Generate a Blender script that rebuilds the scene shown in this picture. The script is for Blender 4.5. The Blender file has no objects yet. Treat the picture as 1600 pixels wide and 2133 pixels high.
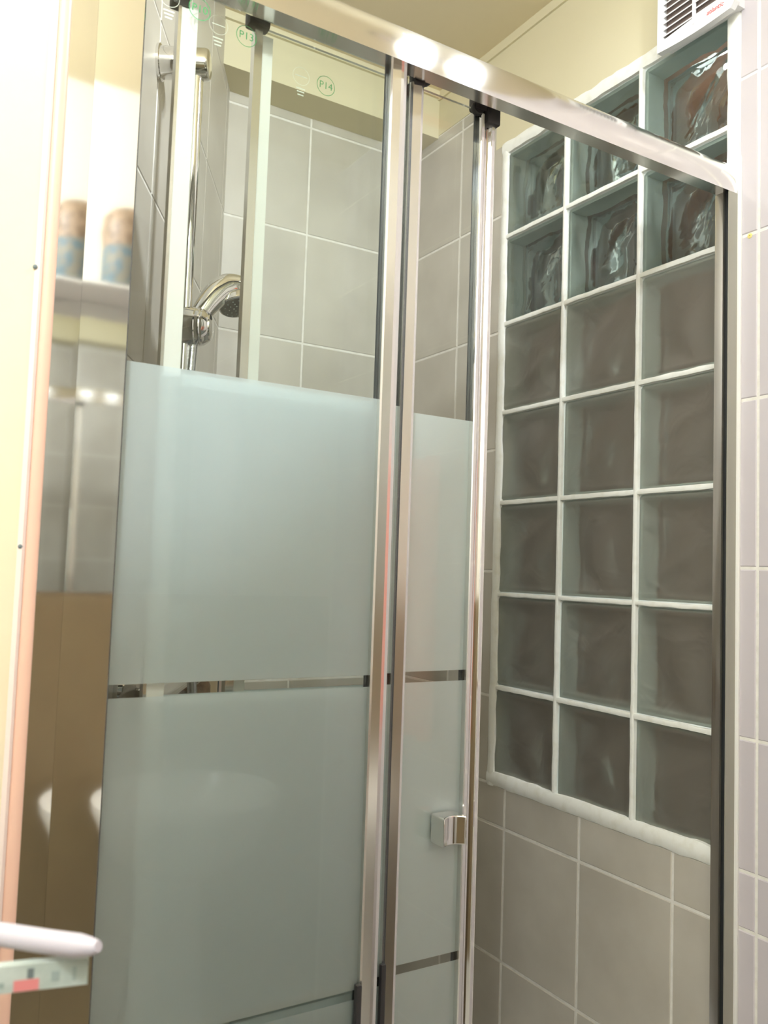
import bpy, bmesh, math, random
from math import sin, cos, pi, radians, sqrt
from mathutils import Vector, Matrix, noise as mnoise

random.seed(7)
scene = bpy.context.scene
COL = scene.collection
Z0 = 0.85          # the calibrated frame has z = 0 at the foot of the glass blocks; the floor lies 0.85 m lower

# ------------------------------------------------------------------ camera
CAM = Vector((-1.1861, -1.0912, 0.4412 + Z0))
yaw, pitch, roll = -0.5418, 0.0691, 0.0340
F = Vector((-sin(yaw)*cos(pitch), cos(yaw)*cos(pitch), sin(pitch)))
R0 = Vector((cos(yaw), sin(yaw), 0)); U0 = R0.cross(F)
RT = cos(roll)*R0 + sin(roll)*U0
UP = -sin(roll)*R0 + cos(roll)*U0
cd = bpy.data.cameras.new('camera')
cd.sensor_fit = 'VERTICAL'; cd.sensor_height = 36; cd.lens = 1787.09/2133*36
cd.clip_start = 0.02
cd.dof.use_dof = True; cd.dof.focus_distance = 1.35; cd.dof.aperture_fstop = 8
cam = bpy.data.objects.new('camera', cd); COL.objects.link(cam)
cam.matrix_world = Matrix(((RT.x, UP.x, -F.x, CAM.x), (RT.y, UP.y, -F.y, CAM.y), (RT.z, UP.z, -F.z, CAM.z), (0, 0, 0, 1)))
scene.camera = cam

# ------------------------------------------------------------------ world, exposure
w = bpy.data.worlds.new('world'); scene.world = w; w.use_nodes = True
w.node_tree.nodes['Background'].inputs[0].default_value = (0.9, 0.88, 0.85, 1)
w.node_tree.nodes['Background'].inputs[1].default_value = 0.05
vs = scene.view_settings
vs.view_transform = 'Standard'; vs.look = 'None'; vs.exposure = 0.0; vs.gamma = 1.0; vs.use_curve_mapping = False
scene.cycles.max_bounces = 14; scene.cycles.transparent_max_bounces = 24
scene.cycles.transmission_bounces = 10; scene.cycles.glossy_bounces = 6; scene.cycles.diffuse_bounces = 5
scene.cycles.sample_clamp_indirect = 3.0

def light(name, kind, loc, energy, col, size=0.04, parent=None, **kw):
    l = bpy.data.lights.new(name, kind); l.energy = energy; l.color = col
    if kind == 'AREA': l.size = size
    else: l.shadow_soft_size = size
    for k, v in kw.items(): setattr(l, k, v)
    o = bpy.data.objects.new(name, l); COL.objects.link(o)
    if parent is not None:
        o.parent = parent; o.location = Vector(loc) - ORG[parent.name]
    else: o.location = loc
    return o
LAMP_CEIL = 19.0        # each bulb of the twin ceiling lamp
LAMP_PIER = 12.0        # the lamp on the left pier
FILL_PLAFOND = 84.0     # the ceiling fill light added behind the camera
LAMP_WARM = (0.86, 0.93, 1.0)

# ------------------------------------------------------------------ materials
MATS = {}
def new_mat(name):
    m = bpy.data.materials.new(name); m.use_nodes = True
    MATS[name] = m
    return m, m.node_tree.nodes, m.node_tree.links
def principled(name, col, rough=0.5, metal=0.0, spec=0.5, noise=None, bump=None, rnd=0.0, aniso=0.0, coat=0.0):
    m, N, L = new_mat(name)
    b = N['Principled BSDF']
    b.inputs['Base Color'].default_value = (*col, 1); b.inputs['Roughness'].default_value = rough
    b.inputs['Metallic'].default_value = metal; b.inputs['Specular IOR Level'].default_value = spec
    b.inputs['Anisotropic'].default_value = aniso; b.inputs['Coat Weight'].default_value = coat
    tc = N.new('ShaderNodeTexCoord')
    colout = None
    if noise:
        sc_, det, col2, lo, hi = noise
        n = N.new('ShaderNodeTexNoise'); n.inputs['Scale'].default_value = sc_; n.inputs['Detail'].default_value = det
        g = N.new('ShaderNodeNewGeometry'); L.new(g.outputs['Position'], n.inputs['Vector'])
        r = N.new('ShaderNodeValToRGB'); r.color_ramp.elements[0].position = lo; r.color_ramp.elements[1].position = hi
        r.color_ramp.elements[0].color = (*col, 1); r.color_ramp.elements[1].color = (*col2, 1)
        L.new(n.outputs['Fac'], r.inputs['Fac']); colout = r.outputs['Color']
    if rnd:
        oi = N.new('ShaderNodeObjectInfo'); mr = N.new('ShaderNodeMapRange')
        mr.inputs['To Min'].default_value = 1-rnd; mr.inputs['To Max'].default_value = 1+rnd
        L.new(oi.outputs['Random'], mr.inputs['Value'])
        hs = N.new('ShaderNodeHueSaturation')
        if colout: L.new(colout, hs.inputs['Color'])
        else: hs.inputs['Color'].default_value = (*col, 1)
        L.new(mr.outputs['Result'], hs.inputs['Value']); colout = hs.outputs['Color']
    if colout: L.new(colout, b.inputs['Base Color'])
    if bump:
        bs, bst, bd = bump
        n2 = N.new('ShaderNodeTexNoise'); n2.inputs['Scale'].default_value = bs; n2.inputs['Detail'].default_value = 4
        g2 = N.new('ShaderNodeNewGeometry'); L.new(g2.outputs['Position'], n2.inputs['Vector'])
        bp = N.new('ShaderNodeBump'); bp.inputs['Strength'].default_value = bst; bp.inputs['Distance'].default_value = bd
        L.new(n2.outputs['Fac'], bp.inputs['Height']); L.new(bp.outputs['Normal'], b.inputs['Normal'])
    return m

principled('tile', (0.47, 0.435, 0.37), 0.38, noise=(7.0, 5.0, (0.55, 0.515, 0.445), 0.35, 0.68), bump=(18, 0.12, 0.004), rnd=0.04)
principled('tile_pink', (0.555, 0.51, 0.53), 0.22, noise=(5.0, 3.0, (0.595, 0.55, 0.57), 0.35, 0.7), bump=(14, 0.10, 0.004), rnd=0.02)
principled('grout', (0.84, 0.81, 0.75), 0.9, noise=(60, 3, (0.74, 0.71, 0.64), 0.4, 0.7), bump=(220, 0.3, 0.001))
principled('mortar', (0.88, 0.88, 0.82), 0.85, noise=(40, 4, (0.80, 0.79, 0.70), 0.5, 0.75), bump=(120, 0.25, 0.001))
principled('paint', (0.66, 0.60, 0.405), 0.75, noise=(3, 3, (0.68, 0.62, 0.43), 0.4, 0.7), bump=(90, 0.15, 0.001))
principled('paint_ceiling', (0.72, 0.63, 0.42), 0.8, bump=(60, 0.12, 0.001))
principled('paint_pier', (0.78, 0.67, 0.47), 0.7, noise=(6, 4, (0.81, 0.70, 0.51), 0.4, 0.7), bump=(60, 0.2, 0.002))
mm_ = principled('aluminium', (0.84, 0.83, 0.81), 0.13, 1.0, aniso=1.0)
mm_.node_tree.nodes['Principled BSDF'].inputs['Anisotropic Rotation'].default_value = 0.0
_t = mm_.node_tree.nodes.new('ShaderNodeTangent'); _t.direction_type = 'RADIAL'; _t.axis = 'X'
mm_.node_tree.links.new(_t.outputs[0], mm_.node_tree.nodes['Principled BSDF'].inputs['Tangent'])
principled('chrome', (0.80, 0.79, 0.78), 0.07, 1.0)
principled('polished', (0.86, 0.86, 0.84), 0.045, 1.0)
principled('satin', (0.83, 0.82, 0.80), 0.20, 1.0)
principled('flange', (0.36, 0.345, 0.29), 0.42, 0.35)
principled('black_plastic', (0.02, 0.018, 0.018), 0.45)
principled('dark_rubber', (0.03, 0.035, 0.04), 0.6)
principled('seal', (0.90, 0.91, 0.86), 0.45)
principled('white_plastic', (0.80, 0.80, 0.80), 0.35)
principled('fan_dark', (0.26, 0.20, 0.175), 0.7)
principled('red_ink', (0.75, 0.07, 0.06), 0.6)
principled('green_ink', (0.05, 0.30, 0.10), 0.6)
principled('pale_ink', (0.72, 0.76, 0.66), 0.6)
principled('brown_wall', (0.20, 0.080, 0.042), 0.7, noise=(4, 3, (0.25, 0.105, 0.058), 0.35, 0.7))
principled('dark_paint', (0.22, 0.165, 0.095), 0.6, noise=(4, 3, (0.26, 0.20, 0.115), 0.35, 0.7))
principled('floor_tile', (0.50, 0.49, 0.46), 0.4, noise=(6, 4, (0.58, 0.57, 0.54), 0.35, 0.7))
principled('porcelain', (0.85, 0.84, 0.82), 0.12)
principled('shower_face', (0.09, 0.09, 0.085), 0.4)
principled('silver_hose', (0.6, 0.6, 0.6), 0.25, 1.0, bump=(400, 0.6, 0.001))
principled('caulk', (0.80, 0.78, 0.74), 0.6)
principled('tub_white', (0.52, 0.49, 0.55), 0.45)
principled('tub_mint', (0.40, 0.46, 0.42), 0.45, noise=(60, 3, (0.52, 0.58, 0.54), 0.4, 0.65))
principled('tub_red', (0.65, 0.22, 0.22), 0.5)
principled('tub_dark', (0.14, 0.17, 0.17), 0.5)
principled('salmon_reflection', (0.78, 0.50, 0.38), 0.35)  # reddish reflection on the jamb bead, put into its base colour
principled('pink_caulk', (0.82, 0.68, 0.62), 0.6)
principled('reflection_cloth', (0.78, 0.15, 0.07), 0.95, bump=(300, 0.5, 0.002))
principled('wood', (0.30, 0.20, 0.12), 0.6, noise=(14, 6, (0.22, 0.14, 0.08), 0.35, 0.7))
principled('bottle_blue', (0.06, 0.11, 0.14), 0.6, noise=(45, 4, (0.16, 0.145, 0.11), 0.4, 0.6))
principled('bottle_brown', (0.15, 0.10, 0.06), 0.5, noise=(50, 4, (0.26, 0.18, 0.12), 0.4, 0.6))
principled('bottle_beige', (0.62, 0.52, 0.36), 0.4)
principled('bottle_pink', (0.75, 0.62, 0.60), 0.4)
principled('bottle_dark', (0.08, 0.09, 0.11), 0.35)
principled('block_core', (0.74, 0.79, 0.76), 0.30, noise=(20, 2, (0.80, 0.85, 0.82), 0.4, 0.7))
principled('bottle_grey', (0.30, 0.36, 0.34), 0.5)
principled('paint_pale', (0.86, 0.83, 0.75), 0.7)
principled('paint_grey', (0.80, 0.80, 0.78), 0.7)
principled('yellow_plug', (0.80, 0.66, 0.22), 0.5)
principled('mirror', (0.9, 0.92, 0.91), 0.01, 1.0)

def glass_mat(name, tint, ior=1.45):
    m, N, L = new_mat(name); N.remove(N['Principled BSDF']); out = N['Material Output']
    t = N.new('ShaderNodeBsdfTransparent'); t.inputs[0].default_value = (*tint, 1)
    g = N.new('ShaderNodeBsdfGlossy'); g.inputs['Roughness'].default_value = 0.01; g.inputs[0].default_value = (0.95, 1, 0.97, 1)
    fr = N.new('ShaderNodeFresnel'); fr.inputs['IOR'].default_value = ior
    mx = N.new('ShaderNodeMixShader'); L.new(fr.outputs[0], mx.inputs[0]); L.new(t.outputs[0], mx.inputs[1]); L.new(g.outputs[0], mx.inputs[2])
    L.new(mx.outputs[0], out.inputs[0])
glass_mat('glass', (0.972, 0.982, 0.974), 1.3)
def frosted_mat(name, through):
    m, N, L = new_mat(name); N.remove(N['Principled BSDF']); out = N['Material Output']
    d = N.new('ShaderNodeBsdfDiffuse'); d.inputs[0].default_value = (0.88, 0.96, 1.0, 1)
    tl = N.new('ShaderNodeBsdfTranslucent'); tl.inputs[0].default_value = (0.86, 0.93, 1.0, 1)
    rf = N.new('ShaderNodeBsdfRefraction'); rf.inputs['Color'].default_value = (0.92, 0.97, 1.0, 1)
    rf.inputs['Roughness'].default_value = 0.36; rf.inputs['IOR'].default_value = 1.2
    gl = N.new('ShaderNodeBsdfGlossy'); gl.inputs['Roughness'].default_value = 0.25; gl.inputs[0].default_value = (0.9, 0.95, 1, 1)
    m1 = N.new('ShaderNodeMixShader'); m1.inputs[0].default_value = 0.85; L.new(tl.outputs[0], m1.inputs[1]); L.new(rf.outputs[0], m1.inputs[2])
    m2 = N.new('ShaderNodeMixShader'); m2.inputs[0].default_value = through; L.new(d.outputs[0], m2.inputs[1]); L.new(m1.outputs[0], m2.inputs[2])
    m3 = N.new('ShaderNodeMixShader'); m3.inputs[0].default_value = 0.06; L.new(m2.outputs[0], m3.inputs[1]); L.new(gl.outputs[0], m3.inputs[2])
    L.new(m3.outputs[0], out.inputs[0])
frosted_mat('frosted', 0.46); frosted_mat('frosted_inner', 0.22)
def block_mat(name, frost):
    m, N, L = new_mat(name); N.remove(N['Principled BSDF']); out = N['Material Output']
    g = N.new('ShaderNodeNewGeometry')
    n = N.new('ShaderNodeTexNoise'); n.inputs['Scale'].default_value = 11 if not frost else 12; n.inputs['Detail'].default_value = 2
    n.inputs['Distortion'].default_value = 1.2
    L.new(g.outputs['Position'], n.inputs['Vector'])
    bp = N.new('ShaderNodeBump'); bp.inputs['Strength'].default_value = 0.35 if not frost else 0.5; bp.inputs['Distance'].default_value = 0.01
    L.new(n.outputs['Fac'], bp.inputs['Height'])
    rf = N.new('ShaderNodeBsdfRefraction'); rf.inputs['Color'].default_value = (0.80, 0.87, 0.83, 1)
    rf.inputs['Roughness'].default_value = 0.42 if frost else 0.0; rf.inputs['IOR'].default_value = 1.28 if frost else 1.18
    L.new(bp.outputs[0], rf.inputs['Normal'])
    gl = N.new('ShaderNodeBsdfGlossy'); gl.inputs['Roughness'].default_value = 0.35 if frost else 0.03; gl.inputs[0].default_value = (0.95, 0.97, 1, 1)
    L.new(bp.outputs[0], gl.inputs['Normal'])
    fr = N.new('ShaderNodeFresnel'); fr.inputs['IOR'].default_value = 1.35 if frost else 1.45; L.new(bp.outputs[0], fr.inputs['Normal'])
    base = rf.outputs[0]
    t = N.new('ShaderNodeBsdfTransparent'); t.inputs[0].default_value = (0.80, 0.86, 0.83, 1)
    if frost:
        d = N.new('ShaderNodeBsdfDiffuse'); d.inputs[0].default_value = (0.78, 0.70, 0.59, 1); L.new(bp.outputs[0], d.inputs['Normal'])
        tl = N.new('ShaderNodeBsdfTranslucent'); tl.inputs[0].default_value = (0.55, 0.58, 0.55, 1)
        ma = N.new('ShaderNodeMixShader'); ma.inputs[0].default_value = 0.45; L.new(d.outputs[0], ma.inputs[1]); L.new(tl.outputs[0], ma.inputs[2])
        mb = N.new('ShaderNodeMixShader'); mb.inputs[0].default_value = 0.70; L.new(ma.outputs[0], mb.inputs[1]); L.new(rf.outputs[0], mb.inputs[2])
        base = mb.outputs[0]
    else:
        ma = N.new('ShaderNodeMixShader'); ma.inputs[0].default_value = 0.35; L.new(rf.outputs[0], ma.inputs[1]); L.new(t.outputs[0], ma.inputs[2])
        base = ma.outputs[0]
    mx = N.new('ShaderNodeMixShader'); L.new(fr.outputs[0], mx.inputs[0]); L.new(base, mx.inputs[1]); L.new(gl.outputs[0], mx.inputs[2])
    L.new(mx.outputs[0], out.inputs[0])
block_mat('block_clear', False); block_mat('block_frost', True)
def emit_mat(name, col, s):
    m, N, L = new_mat(name); N.remove(N['Principled BSDF']); e = N.new('ShaderNodeEmission')
    e.inputs[0].default_value = (*col, 1); e.inputs[1].default_value = s; L.new(e.outputs[0], N['Material Output'].inputs[0])
emit_mat('bulb', (1, 0.92, 0.78), 40)
def lampshade_mat(name):
    m, N, L = new_mat(name); N.remove(N['Principled BSDF'])
    t = N.new('ShaderNodeBsdfTranslucent'); t.inputs[0].default_value = (0.95, 0.93, 0.88, 1)
    tr = N.new('ShaderNodeBsdfTransparent'); mx = N.new('ShaderNodeMixShader'); mx.inputs[0].default_value = 0.6
    L.new(t.outputs[0], mx.inputs[1]); L.new(tr.outputs[0], mx.inputs[2]); L.new(mx.outputs[0], N['Material Output'].inputs[0])
lampshade_mat('lamp_glass')

# ------------------------------------------------------------------ mesh helpers
ORG = {}
def reg(o, org): ORG[o.name] = Vector(org); return o
def tag(o, label=None, cat=None, group=None, kind=None):
    if label: o['label'] = label
    if cat: o['category'] = cat
    if group: o['group'] = group
    if kind: o['kind'] = kind
    return o
def thing(name, base, label, cat, group=None, kind=None):
    o = bpy.data.objects.new(name, None); o.empty_display_size = 0.05
    COL.objects.link(o); o.location = base; reg(o, base)
    return tag(o, label, cat, group, kind)

class MB:
    """collects verts and faces in world coordinates (z measured from the foot of the glass blocks)"""
    def __init__(s): s.v = []; s.f = []; s.sm = []
    def add(s, vs_, fs, smooth=False):
        n = len(s.v); s.v += [Vector(v) for v in vs_]
        for f in fs: s.f.append([i+n for i in f]); s.sm.append(smooth)
        return s
    def box(s, x0, x1, y0, y1, z0, z1, ch=0.0):
        x0, x1 = min(x0, x1), max(x0, x1); y0, y1 = min(y0, y1), max(y0, y1); z0, z1 = min(z0, z1), max(z0, z1)
        if ch <= 0:
            v = [(x, y, z) for x in (x0, x1) for y in (y0, y1) for z in (z0, z1)]
            return s.add(v, [(0, 1, 3, 2), (4, 6, 7, 5), (0, 4, 5, 1), (2, 3, 7, 6), (0, 2, 6, 4), (1, 5, 7, 3)])
        bm = bmesh.new(); bmesh.ops.create_cube(bm, size=1)
        for v in bm.verts:
            v.co = Vector(((x0+x1)/2 + v.co.x*(x1-x0), (y0+y1)/2 + v.co.y*(y1-y0), (z0+z1)/2 + v.co.z*(z1-z0)))
        bmesh.ops.bevel(bm, geom=list(bm.edges), offset=ch, segments=2, affect='EDGES', profile=0.6)
        bm.verts.index_update()
        s.add([v.co.copy() for v in bm.verts], [[v.index for v in f.verts] for f in bm.faces], True); bm.free()
        return s
    def prism(s, poly, axis, a, b, smooth=False):
        """poly: 2D outline; axis 'z': (x,y) extruded over z; axis 'x': (y,z) extruded over x"""
        n = len(poly)
        mk = (lambda p, t: (p[0], p[1], t)) if axis == 'z' else ((lambda p, t: (t, p[0], p[1])) if axis == 'x' else (lambda p, t: (p[0], t, p[1])))
        v = [mk(p, a) for p in poly] + [mk(p, b) for p in poly]
        k = len(s.v); s.v += [Vector(q) for q in v]
        for i in range(n):
            j = (i+1) % n; s.f.append([k+i, k+j, k+n+j, k+n+i]); s.sm.append(smooth)
        s.f.append([k+i for i in range(n)][::-1]); s.sm.append(False)
        s.f.append([k+n+i for i in range(n)]); s.sm.append(False)
        return s
    def lathe(s, c, ax, prof, seg=24, smooth=True):
        """prof: list of (t along axis, radius)"""
        ax = Vector(ax).normalized(); c = Vector(c)
        a = ax.orthogonal().normalized(); b = ax.cross(a)
        k = len(s.v)
        for t, r in prof:
            for i in range(seg):
                th = 2*pi*i/seg; s.v.append(c + ax*t + (a*cos(th) + b*sin(th))*max(r, 1e-5))
        for j in range(len(prof)-1):
            for i in range(seg):
                i2 = (i+1) % seg
                s.f.append([k+j*seg+i, k+j*seg+i2, k+(j+1)*seg+i2, k+(j+1)*seg+i]); s.sm.append(smooth)
        s.f.append([k+i for i in range(seg)][::-1]); s.sm.append(False)
        s.f.append([k+(len(prof)-1)*seg+i for i in range(seg)]); s.sm.append(False)
        return s
    def tube(s, pts, rad, seg=12, sq=None):
        pts = [Vector(p) for p in pts]; n = len(pts)
        if not hasattr(rad, '__len__'): rad = [rad]*n
        k = len(s.v); prev = None
        for i, p in enumerate(pts):
            t = (pts[min(i+1, n-1)] - pts[max(i-1, 0)]).normalized()
            if prev is None: a = t.orthogonal().normalized()
            else: a = (prev - t*prev.dot(t)).normalized()
            prev = a; b = t.cross(a)
            for q in range(seg):
                th = 2*pi*q/seg; s.v.append(p + (a*cos(th) + b*sin(th))*rad[i])
        for j in range(n-1):
            for i in range(seg):
                i2 = (i+1) % seg; s.f.append([k+j*seg+i, k+j*seg+i2, k+(j+1)*seg+i2, k+(j+1)*seg+i]); s.sm.append(True)
        s.f.append([k+i for i in range(seg)][::-1]); s.sm.append(False)
        s.f.append([k+(n-1)*seg+i for i in range(seg)]); s.sm.append(False)
        return s
    def build(s, name, mat, parent=None, origin=None, recalc=True, **tg):
        v = [Vector((q.x, q.y, q.z + Z0)) for q in s.v]
        if parent is not None: org = ORG[parent.name]
        elif origin is not None: org = Vector(origin)
        else:
            org = Vector((sum(q.x for q in v)/len(v), sum(q.y for q in v)/len(v), min(q.z for q in v)))
        me = bpy.data.meshes.new(name); me.from_pydata([q-org for q in v], [], s.f)
        me.polygons.foreach_set('use_smooth', s.sm)
        if recalc:
            bm = bmesh.new(); bm.from_mesh(me); bmesh.ops.recalc_face_normals(bm, faces=bm.faces); bm.to_mesh(me); bm.free()
        me.materials.append(MATS[mat]); me.update()
        if any(s.sm): me.set_sharp_from_angle(angle=radians(38))
        o = bpy.data.objects.new(name, me); COL.objects.link(o)
        if parent is not None: o.parent = parent
        else: o.location = org
        reg(o, org)
        return tag(o, **tg)

def smooth_path(pts, n=8):
    pts = [Vector(p) for p in pts]; o = []
    for i in range(len(pts)-1):
        p0, p1, p2, p3 = pts[max(i-1, 0)], pts[i], pts[i+1], pts[min(i+2, len(pts)-1)]
        for k in range(n):
            t = k/n
            o.append(0.5*((2*p1) + (p2-p0)*t + (2*p0-5*p1+4*p2-p3)*t*t + (3*p1-p0-3*p2+p3)*t**3))
    return o + [pts[-1]]

def V(x, y, z): return Vector((x, y, z))
def W(x, y, z): return Vector((x, y, z + Z0))     # world position of a calibrated point

# diagonal left wall of the shower: s runs along the wall (0 at the back corner), l away from it, z up
AD = radians(28.3)
DW = Vector((sin(AD), cos(AD), 0)); NW = Vector((cos(AD), -sin(AD), 0)); P0 = Vector((-0.525, 0.77, 0))
def LW(s, l, z): return P0 + DW*s + NW*l + Vector((0, 0, z))

FLOOR = -Z0; CEIL = 1.67; YB = 0.77

# ------------------------------------------------------------------ tiles
def tile_piece(parent, O, u, n, u0, u1, z0, z1, mat, cache={}, depth=0.006):
    """one tile on the wall through O with direction u and outward normal n; front face at n*0"""
    g = 0.0022; u0 += g; u1 -= g; z0 += g; z1 -= g
    if u1-u0 < 0.006 or z1-z0 < 0.006: return
    key = (round(u1-u0, 4), round(z1-z0, 4), mat, round(u.x, 3), round(n.x, 3))
    if key not in cache:
        a, b = (u1-u0), (z1-z0); c = 0.0016
        def P(x, y, d): return u*x + Vector((0, 0, y)) + n*d
        v = [P(0, 0, -depth), P(a, 0, -depth), P(a, b, -depth), P(0, b, -depth),
             P(0, 0, -c), P(a, 0, -c), P(a, b, -c), P(0, b, -c),
             P(c, c, 0), P(a-c, c, 0), P(a-c, b-c, 0), P(c, b-c, 0)]
        f = [(0, 1, 5, 4), (1, 2, 6, 5), (2, 3, 7, 6), (3, 0, 4, 7), (4, 5, 9, 8), (5, 6, 10, 9), (6, 7, 11, 10), (7, 4, 8, 11), (8, 9, 10, 11), (3, 2, 1, 0)]
        me = bpy.data.meshes.new('tile'); me.from_pydata(v, [], f)
        bm = bmesh.new(); bm.from_mesh(me); bmesh.ops.recalc_face_normals(bm, faces=bm.faces); bm.to_mesh(me); bm.free()
        me.materials.append(MATS[mat]); cache[key] = me
    o = bpy.data.objects.new('tile', cache[key]); COL.objects.link(o); o.parent = parent
    o.location = O + u*u0 + Vector((0, 0, z0 + Z0)) - ORG[parent.name]
    reg(o, O + u*u0 + Vector((0, 0, z0 + Z0)))
    return o

ZJ = [-0.90 + 0.0, -0.63, -0.36, -0.09, 0.18, 0.45, 0.72, 0.985, 1.255, 1.525, 1.556]
ZJ[0] = FLOOR
TG = -0.0014      # grout lies 4 mm behind the tile faces

# ------------------------------------------------------------------ structure: floor, ceiling, walls
m = MB().box(-2.05, 0.10, -1.65, 0.95, FLOOR-0.08, FLOOR); m.build('floor', 'floor_tile', label='grey tiled bathroom floor below the shower', kind='structure')
m = MB().box(-2.05, 0.10, -1.65, 0.95, CEIL, CEIL+0.08); ceiling = m.build('ceiling', 'paint_ceiling', label='beige painted bathroom ceiling', kind='structure')

# right wall with the opening for the glass blocks
HY0, HY1, HZ0, HZ1 = -0.198, 0.399, 0.002, 1.404
gx = 0.0014
m = MB()
m.box(gx, 0.09, -1.65, HY0, FLOOR, CEIL); m.box(gx, 0.09, HY1, 0.95, FLOOR, CEIL)
m.box(gx, 0.09, HY0, HY1, FLOOR, HZ0); m.box(gx, 0.09, HY0, HY1, HZ1, CEIL)
wall_right = m.build('wall_right', 'grout', label='tiled right wall holding the glass block window', kind='structure')
UR = Vector((0, -1, 0)); NR = Vector((-1, 0, 0)); OR_ = Vector((0, 0, 0))
YJ = [0.77, 0.566, 0.3468, 0.127, -0.092, -0.206]
for i in range(len(YJ)-1):
    for k in range(len(ZJ)-1):
        ya, yb, za, zb = YJ[i], YJ[i+1], ZJ[k], ZJ[k+1]
        cells = []
        # cut the tile round the window border
        by, bz = 0.406, -0.006
        if za >= 1.40 and yb < 0.43 and ya > 0.43: cells = [(ya, 0.432, za, zb)]
        elif za >= 1.25 and ya < 0.43: cells = []
        elif zb <= bz: cells = [(ya, yb, za, zb)]
        elif za < bz < zb:
            if yb >= by: cells = [(ya, yb, za, zb)]
            elif ya > by: cells = [(ya, by, za, zb)]
            else: cells = [(ya, yb, za, bz)]
            if ya > by > yb: cells = [(ya, by, bz, zb), (ya, yb, za, bz)]
        else:
            if yb >= by: cells = [(ya, yb, za, zb)]
            elif ya > by: cells = [(ya, by, za, zb)]
        for (a, b, c, d) in cells:
            tile_piece(wall_right, OR_, UR, NR, -a, -b, c, d, 'tile')
# pale glossy tiles outside the shower
ZP = [FLOOR, -0.63, -0.36, -0.0862, 0.0002, 0.2011, 0.4657, 0.7339, 1.0035, 1.2706, 1.5376, CEIL]
YP = [-0.2125, -0.249, -0.469, -0.689, -0.909, -1.129, -1.349, -1.55]
for i in range(len(YP)-1):
    for k in range(len(ZP)-1):
        tile_piece(wall_right, OR_, UR, NR, -YP[i], -YP[i+1], ZP[k], ZP[k+1], 'tile_pink')
m = MB().lathe(V(0.0, -0.2335, 1.000), (-1, 0, 0), [(-0.003, 0.0042), (0.0006, 0.0042), (0.001, 0.0036), (0.001, 0.0014), (-0.001, 0.0012)], 18); m.build('wall_plug', 'yellow_plug', wall_right, label='small yellow wall plug')
# cream plaster above the blocks and above the tiles
m = MB().box(-0.0005, gx+0.001, -0.2125, 0.432, 1.418, CEIL); m.box(-0.0005, gx+0.001, 0.432, 0.77, 1.556, CEIL)
m.build('plaster', 'paint', wall_right)
# cornice line under the ceiling
m = MB().box(-0.006, 0.0, -0.20, 0.672, 1.648, CEIL); m.build('cornice', 'paint', wall_right)

# back wall of the shower
m = MB().box(-0.62, 0.01, YB-TG, YB+0.12, FLOOR, CEIL)
wall_back = m.build('wall_back', 'grout', label='tiled back wall of the shower below the cream soffit', kind='structure')
UB = Vector((1, 0, 0)); NB = Vector((0, -1, 0)); OB = Vector((0, YB, 0))
XJ = [-0.532, -0.312, -0.0925, 0.0]
for i in range(len(XJ)-1):
    for k in range(len(ZJ)-1):
        tile_piece(wall_back, OB, UB, NB, XJ[i], XJ[i+1], ZJ[k], ZJ[k+1], 'tile')
# cream soffit boxed out above the tiles
m = MB().box(-0.66, 0.0, 0.672, YB+0.01, 1.549, CEIL)
m.build('soffit', 'paint', wall_back)
m = MB().box(-0.66, 0.0, 0.664, 0.673, 1.652, CEIL); m.build('cornice', 'paint', wall_back)

# diagonal left wall of the shower
m = MB()
a0, a1, b1, b0 = LW(0.06, TG, 0), LW(-1.125, TG, 0), LW(-1.125, -0.10, 0), LW(0.06, -0.10, 0)
m.prism([(q.x, q.y) for q in (a0, a1, b1, b0)], 'z', FLOOR, CEIL)
wall_left = m.build('wall_left', 'grout', label='tiled diagonal left wall of the shower with the riser rail', kind='structure')
SJ = [0.0, -0.041, -0.2605, -0.48, -0.70, -0.92, -1.115]
ZL = ZJ[:-1] + [CEIL]
for i in range(len(SJ)-1):
    for k in range(len(ZL)-1):
        tile_piece(wall_left, P0, -DW, NW, -SJ[i], -SJ[i+1], ZL[k], ZL[k+1], 'tile')

# pier wall beside the shower door, and the rest of the bathroom
m = MB().box(-2.05, -1.0605, -0.2225, -0.08, FLOOR, CEIL)
m.build('wall_pier', 'paint_pier', label='bright cream painted wall beside the shower door frame', kind='structure')
m = MB().box(-2.05, 0.09, -1.65, -1.55, FLOOR, CEIL)
wall_front = m.build('wall_mirror', 'paint_pale', label='cream wall with the mirror facing the shower', kind='structure')
MB().box(-1.95, -0.01, -1.551, -1.546, FLOOR, 0.362).build('wainscot', 'dark_paint', wall_front)
m = MB().box(-2.05, -1.95, -1.55, -0.2225, FLOOR, CEIL)
m.build('wall_far', 'paint_grey', label='pale grey side wall of the bathroom', kind='structure')
# brown room beyond the glass blocks
m = MB().box(0.42, 0.46, -0.6, 0.8, FLOOR, CEIL+0.1); m.box(0.092, 0.46, -0.6, 0.8, CEIL, CEIL+0.1)
m.build('wall_beyond', 'brown_wall', label='brown wall of the room beyond the glass blocks', kind='structure')

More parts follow.
